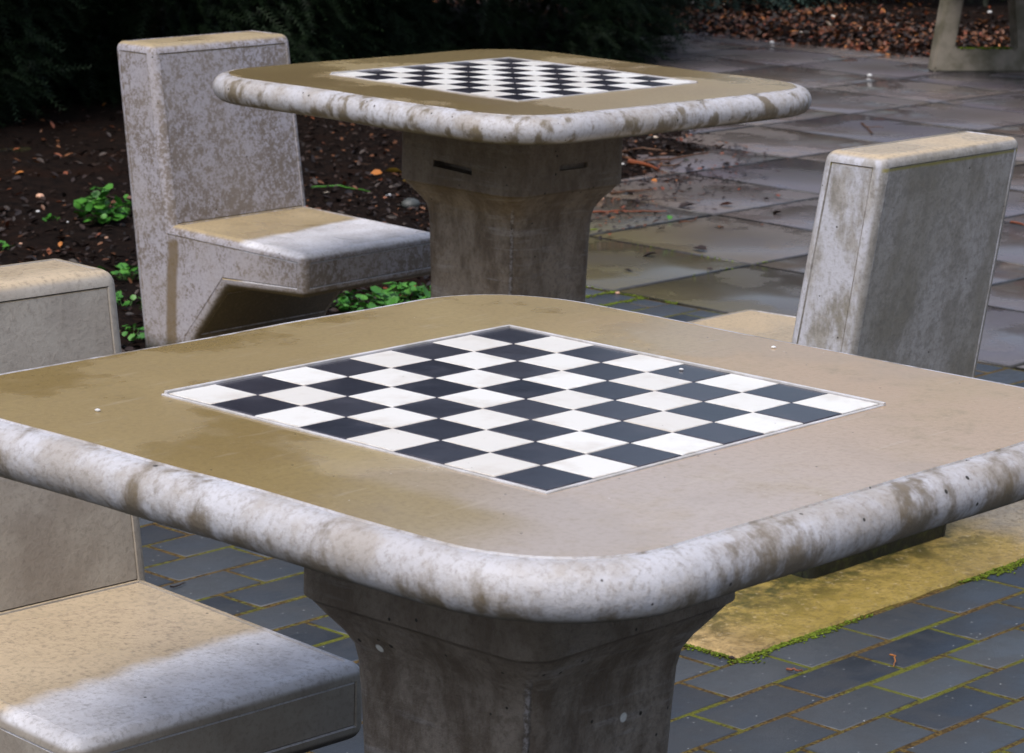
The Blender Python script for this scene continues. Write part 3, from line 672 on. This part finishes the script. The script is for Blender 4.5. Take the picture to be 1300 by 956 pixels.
twig([(780, 200), (815, 208), (850, 205), (880, 200), (900, 197)], .006, M['twig'], 'long bowed brown twig with its tip pointing out onto the wet slabs')
twig([(800, 210), (820, 214), (838, 220)], .010, M['lred'], 'short thick russet twig just below the long bowed one')
twig([(775, 248), (805, 246), (830, 243)], .005, M['twig'], 'orange twig beside the far pedestal at mid height')
twig([(750, 273), (790, 271), (846, 271)], .004, M['lred'], 'thin straight reddish twig lying nearest on the greenish slab')
twig([(790, 256), (820, 257), (842, 255)], .003, M['ldark'], 'thin dark twig over the slab joint near the pedestal')
twig([(845, 232), (862, 230), (883, 230)], .0035, M['ldark'], 'thin black twig on the blue wet slab')
twig([(862, 285), (878, 283), (885, 279)], .003, M['lbrown'], 'small curved twig below the slab joint')
twig([(838, 213), (855, 213), (866, 208)], .004, M['twig'], 'short brown twig beside the green leaf fleck')
twig([(1108, 172), (1094, 158), (1100, 163), (1122, 164)], .003, M['twig'], 'forked thin twig on the slab behind the streaked seat backrest', None)
twig([(1283, 285), (1300, 288), (1320, 291)], .004, M['lred'], 'dark red twig on the slab at the right edge of the photo', None)
twig([(406, 215), (440, 208), (470, 212)], .004, M['twig'], 'long curved twig in the bed under the far tabletop', None)
twig([(395, 240), (430, 238), (470, 246)], .0035, M['weed'], 'thin greenish stalk in the bed right of the mottled backrest', None)
twig([(1131, 835), (1137, 841), (1134, 850)], .0016, M['lorange'], 'tiny curled orange stalk on the dark pavers at lower right', None)
twig([(1001, 854), (1012, 856), (1020, 857)], .0022, M['lred'], 'small dark red stalk on the dark pavers below the pad', None)
twig([(218, 749), (228, 745), (236, 743)], .0016, M['ldark'], 'small dark stalk on the pavers beside the smooth seat slab', None)

def leaf(px, py, s, mat, label, group=None, hf=lambda x, y: 0, name='fallen_leaf', cat='leaf', flat=.25):
    g = gnd(px, py); V, F = scatter(LEAFV * [1, 1.3, 1.6], LEAFF, np.array([[0, 0, s * .12 + .002]]), rot_rand(1, flat), np.array([s])); o = from_np(name, V, F, mat, smooth=True)
    o.location = (g.x, g.y, hf(g.x, g.y)); tag(o, label, cat, group)
leaf(922, 262, .050, M['lred'], 'red-brown curled leaf on the blue wet slab left of the streaked seat')
leaf(915, 290, .026, M['lorange'], 'small orange leaf crumb below the red-brown leaf on the slabs')
leaf(966, 287, .022, M['lbrown'], 'small brown leaf crumb at the slab joint by the streaked seat')
leaf(986, 273, .040, M['ldark'], 'dark leaf close to the streaked seat on the slabs')
leaf(872, 264, .060, M['ldark'], 'dark brown crumpled leaf lying on the slab joint')
leaf(876, 218, .055, M['ldark'], 'dark folded leaf beside the twigs on the slabs')
leaf(895, 191, .035, M['ldark'], 'small dark leaf upper left of the slab crossing')
leaf(915, 189, .042, M['ldark'], 'dark leaf lying on the upper slab joint')
leaf(921, 210, .035, M['ldark'], 'small dark leaf in the middle of the pale slab')
leaf(938, 204, .022, M['ldark'], 'tiny dark crumb right of the pale slab leaves')
leaf(973, 254, .024, M['ldark'], 'tiny dark sliver on the slab above the dark leaf')
leaf(888, 319, .055, M['ldark'], 'dark sliver leaf across the greenish slab joint')
leaf(824, 326, .045, M['ldark'], 'dark leaf on the mossy slab near the far pedestal')
leaf(797, 345, .028, M['ldark'], 'dark crumb on the mossy slab nearest the pedestal')
leaf(901, 343, .018, M['ldark'], 'tiny black crumb on the greenish slab')
leaf(872, 205, .024, M['weed'], 'bright green leaf fleck among the twigs')
leaf(850, 278, .030, M['weed'], 'bright green leaf on the slab joint')
leaf(806, 258, .05, M['ldark'], 'blackish wet leaf near the far pedestal')
leaf(501, 226, .070, M['lyellow'], 'yellow leaf leaning by the far pedestal collar, left one', None, hbed)
leaf(519, 238, .060, M['lyellow'], 'yellow-brown leaf nearest the far pedestal shaft', None, hbed)
leaf(476, 226, .055, M['lorange'], 'rust orange leaf left of the yellow leaves', None, hbed)
leaf(3, 272, .040, M['lorange'], 'bright orange leaf at the left photo edge', None, hbed)
leaf(24, 229, .035, M['lorange'], 'orange leaf in the dark soil upper left', None, hbed)
leaf(928, 838, .016, M['ldark'], 'tiny dark leaf on the moss at the pad corner')
leaf(1045, 730, .022, M['lred'], 'dark red leaf on the tan pad by the mossy foot')
leaf(1146, 701, .012, M['lorange'], 'tiny orange crumb on the tan pad')

def pebble(px, py, r, mat, label, hf=lambda x, y: 0.0, z0=None, sub=2):
    g = gnd(px, py, z0 or 0.0); bm = bmesh.new(); bmesh.ops.create_icosphere(bm, subdivisions=sub, radius=1)
    for v in bm.verts: v.co = Vector((v.co.x * r, v.co.y * r * .8, v.co.z * r * .55)) * (1 + .18 * mn.noise(v.co * 1.7 + Vector((px, py, 0))))
    o = from_bm('pebble', bm, mat, None, 60); o.location = (g.x, g.y, (z0 if z0 is not None else hf(g.x, g.y)) + r * .35); o.rotation_euler = (0, 0, px * .7); tag(o, label, 'pebble')
stone = mat_plain('pink_stone', (.62, .36, .24), .55, (.5, .3, .2), 25); chip = mat_plain('white_stone', (.7, .7, .7), .5, (.5, .5, .5)); grey = mat_plain('grey_stone', (.085, .09, .09), .5, (.05, .055, .05), 40)
pebble(51, 255, .016, stone, 'rounded pink-tan pebble on the dark soil', hbed)
pebble(48, 273, .007, chip, 'small pale pebble below the pink-tan pebble', hbed)
pebble(86, 289, .005, chip, 'tiny white chip in front of the bushy weed', hbed)
pebble(26, 312, .006, stone, 'small cream chip above the smooth grey backrest', hbed)
pebble(135, 305, .006, stone, 'small pinkish chip between weeds beside the mottled seat', hbed)
pebble(493, 252, .010, chip, 'bright white chip on the litter under the far tabletop', hbed)
pebble(521, 266, .034, grey, 'rounded dark grey stone beside the far pedestal shaft', hbed)
pebble(791, 211, .013, chip, 'white chip right of the far pedestal collar')
pebble(793, 246, .011, chip, 'bluish white chip by the orange twig')
pebble(762, 254, .013, stone, 'orange-pink chip touching the far pedestal outline')
pebble(980, 55, .014, chip, 'white ball-like stone at the foot of the leafy bed')
pebble(1104, 97, .013, chip, 'flat white pebble on the slabs before the bench')
pebble(784, 373, .007, stone, 'tan chip at the mossy corner of the far pavers')
pebble(1256, 26, .015, chip, 'white stone in the litter inside the bench frame', hbed2)
pebble(124, 522, .0030, chip, 'tiny pale grit on the left of the near tabletop', z0=HT)
pebble(982, 442, .0030, chip, 'tiny pale grit at the back right of the near tabletop', z0=HT)
pebble(865, 470, .0026, chip, 'white spot on a black tile of the near board', z0=HT + .0024)
bench()

# ------------------------------------------------------------ shrubs
def spray_template(nn, ln, nl, nw):
    V = []; F = []
    for i in range(nn):
        t = (i + .5) / nn; x = t * ln; sgn = 1 if i % 2 else -1; b = len(V); q = nl * (1 - .5 * t); zz = -.25 * ln * t * t
        V += [(x, 0, zz), (x + nw, 0, zz), (x + q * .6 + nw * .5, sgn * q, zz + random.uniform(-.3, .15) * q)]
        F.append((b, b + 1, b + 2))
    b = len(V); V += [(0, -.0015, 0), (0, .0015, 0), (ln, 0, -.25 * ln)]; F.append((b, b + 1, b + 2))
    return np.array(V), np.array(F)
def shrub(name, n_fine, n_coarse, rx, ry, h, fol, seed, zmax=1.15, spray=None, skirt=.03):
    rg = np.random.default_rng(seed); random.seed(seed)
    root = empty(name, (0, 0, 0))
    def lump(d): # uneven outline
        return np.array([1 + .26 * mn.noise((p[0] * 2.1 + seed, p[1] * 2.1, p[2] * 2.1)) + .16 * mn.noise((p[0] * 5.5, p[1] * 5.5 + seed, p[2] * 5.5)) for p in d])
    def batch(cnt, zlo, zhi, tv, tf, s0, s1):
        a = rg.uniform(0, 2 * np.pi, cnt); z = rg.uniform(zlo, zhi, cnt); u = z / h
        prof = np.clip(np.sqrt(np.maximum(0, 1 - np.clip((u - .22) / .80, -1, 1) ** 2)), 0, 1)      # widest low down
        d = np.stack([np.cos(a), np.sin(a), z], -1); L = lump(d); dep = 1 - np.abs(rg.normal(0, .10, cnt)); q = prof * L * dep
        pos = np.stack([np.cos(a) * rx * q, np.sin(a) * ry * q, z], -1)
        out = np.stack([np.cos(a), np.sin(a), rg.uniform(-.5, .35, cnt)], -1) + rg.normal(0, .42, (cnt, 3)); out /= np.linalg.norm(out, axis=1)[:, None]
        up = np.array([[0, 0, 1.]]) + rg.normal(0, .35, (cnt, 3)); sd = np.cross(up, out); sd /= np.linalg.norm(sd, axis=1)[:, None]; up = np.cross(out, sd)
        rot = np.stack([out, sd, up], -1); return scatter(tv, tf, pos, rot, rg.uniform(s0, s1, cnt))
    tv, tf = spray or spray_template(18, .13, .026, .006)
    V1, F1 = batch(n_fine, skirt, zmax, tv, tf, .7, 1.3)
    tv2, tf2 = spray_template(8, .22, .06, .03); V2, F2 = batch(n_coarse, min(zmax, h) * .9, h, tv2, tf2, .8, 1.5)
    tv3, tf3 = LEAFV * [.07, .07, .05], LEAFF      # inner twiggy mass that stops light passing straight through
    V3, F3 = batch(n_coarse, .05, h * .95, tv3, tf3, 1, 1.6); V3 = V3 * [.86, .86, 1]
    from_np('foliage', np.vstack([V1, V2, V3]), np.vstack([F1, F2 + len(V1), F3 + len(V1) + len(V2)]), fol, root)
    V = []; F = []
    for k in range(7):
        a = rg.uniform(0, 6.28); e = rg.uniform(.35, .75)
        pts = [(0, 0, -.05), (math.cos(a) * rx * .12, math.sin(a) * ry * .12, h * .22), (math.cos(a) * rx * e * .6, math.sin(a) * ry * e * .6, h * .5), (math.cos(a) * rx * e, math.sin(a) * ry * e, h * .75)]
        v, f = tubes(pts, .05, 7); F += [tuple(i + len(V) for i in q) for q in f]; V += v
    from_np('trunk', V, F, M['bark'], root); return root
def dup(src, loc, rz, sc, label, cat, group):
    r = src.copy(); COL.objects.link(r); r.location = loc; r.rotation_euler = (0, 0, rz); r.scale = sc; tag(r, label, cat, group)
    for ch in list(src.children):
        c = ch.copy(); COL.objects.link(c); c.parent = r
    return r
G1 = 'dark evergreen shrubs behind the tables'
y1 = shrub('yew_shrub', 15000, 9000, 1.25, 1.15, 3.9, M['yew'], 3); y2 = shrub('yew_shrub', 15000, 9000, 1.3, 1.2, 3.5, M['yew'], 9)
y1.location = (5.75, 9.15, 0); tag(y1, 'black-green evergreen shrub directly behind the mottled seat', 'shrub', G1)
y2.location = (9.55, 9.35, 0); y2.rotation_euler = (0, 0, .6); tag(y2, 'dark evergreen shrub whose feathery tips overhang the slabs at the right end of the row', 'shrub', G1)
dup(y2, (7.75, 9.15, 0), 2.3, (1, 1, 1.05), 'dark evergreen shrub behind the middle of the far tabletop', 'shrub', G1)
dup(y1, (6.65, 9.6, 0), 4.1, (1, 1, 1), 'dark evergreen shrub behind the left corner of the far tabletop', 'shrub', G1)
dup(y2, (4.55, 9.75, 0), 1.0, (1, 1, 1), 'dark evergreen shrub in the upper left corner of the photo', 'shrub', G1)
dup(y1, (3.1, 9.9, 0), 2.0, (1.1, 1.1, 1), 'dark evergreen shrub beyond the left edge, leftmost of the row', 'shrub', G1)
bs = shrub('low_shrub', 3500, 500, .8, .75, .9, M['bluefol'], 5, .85, spray_template(14, .16, .03, .01), .08)
bs.location = (12.45, 10.0, 0); tag(bs, 'low blue-green shrub at the back of the leafy bed, right of the dark row', 'shrub')
ds = shrub('low_shrub', 3500, 1400, .95, .9, 2.3, M['darkfol'], 6, 1.2, None, .12)
G2 = 'dark low shrubs behind the leafy bed'
ds.location = (13.9, 9.55, 0); tag(ds, 'low dark shrub behind the leafy bed, left of the bench', 'shrub', G2)
dup(ds, (14.5, 8.0, 0), 1.9, (1, 1, 1), 'low dark shrub behind the leafy bed, above the bench frame', 'shrub', G2)
dup(ds, (14.9, 6.4, 0), 3.3, (1.1, 1.1, 1), 'low dark shrub behind the leafy bed, beyond the right photo edge', 'shrub', G2)
dup(ds, (13.6, 11.6, 0), 4.3, (1.2, 1.2, 1.2), 'low dark shrub behind the blue-green one', 'shrub', G2)
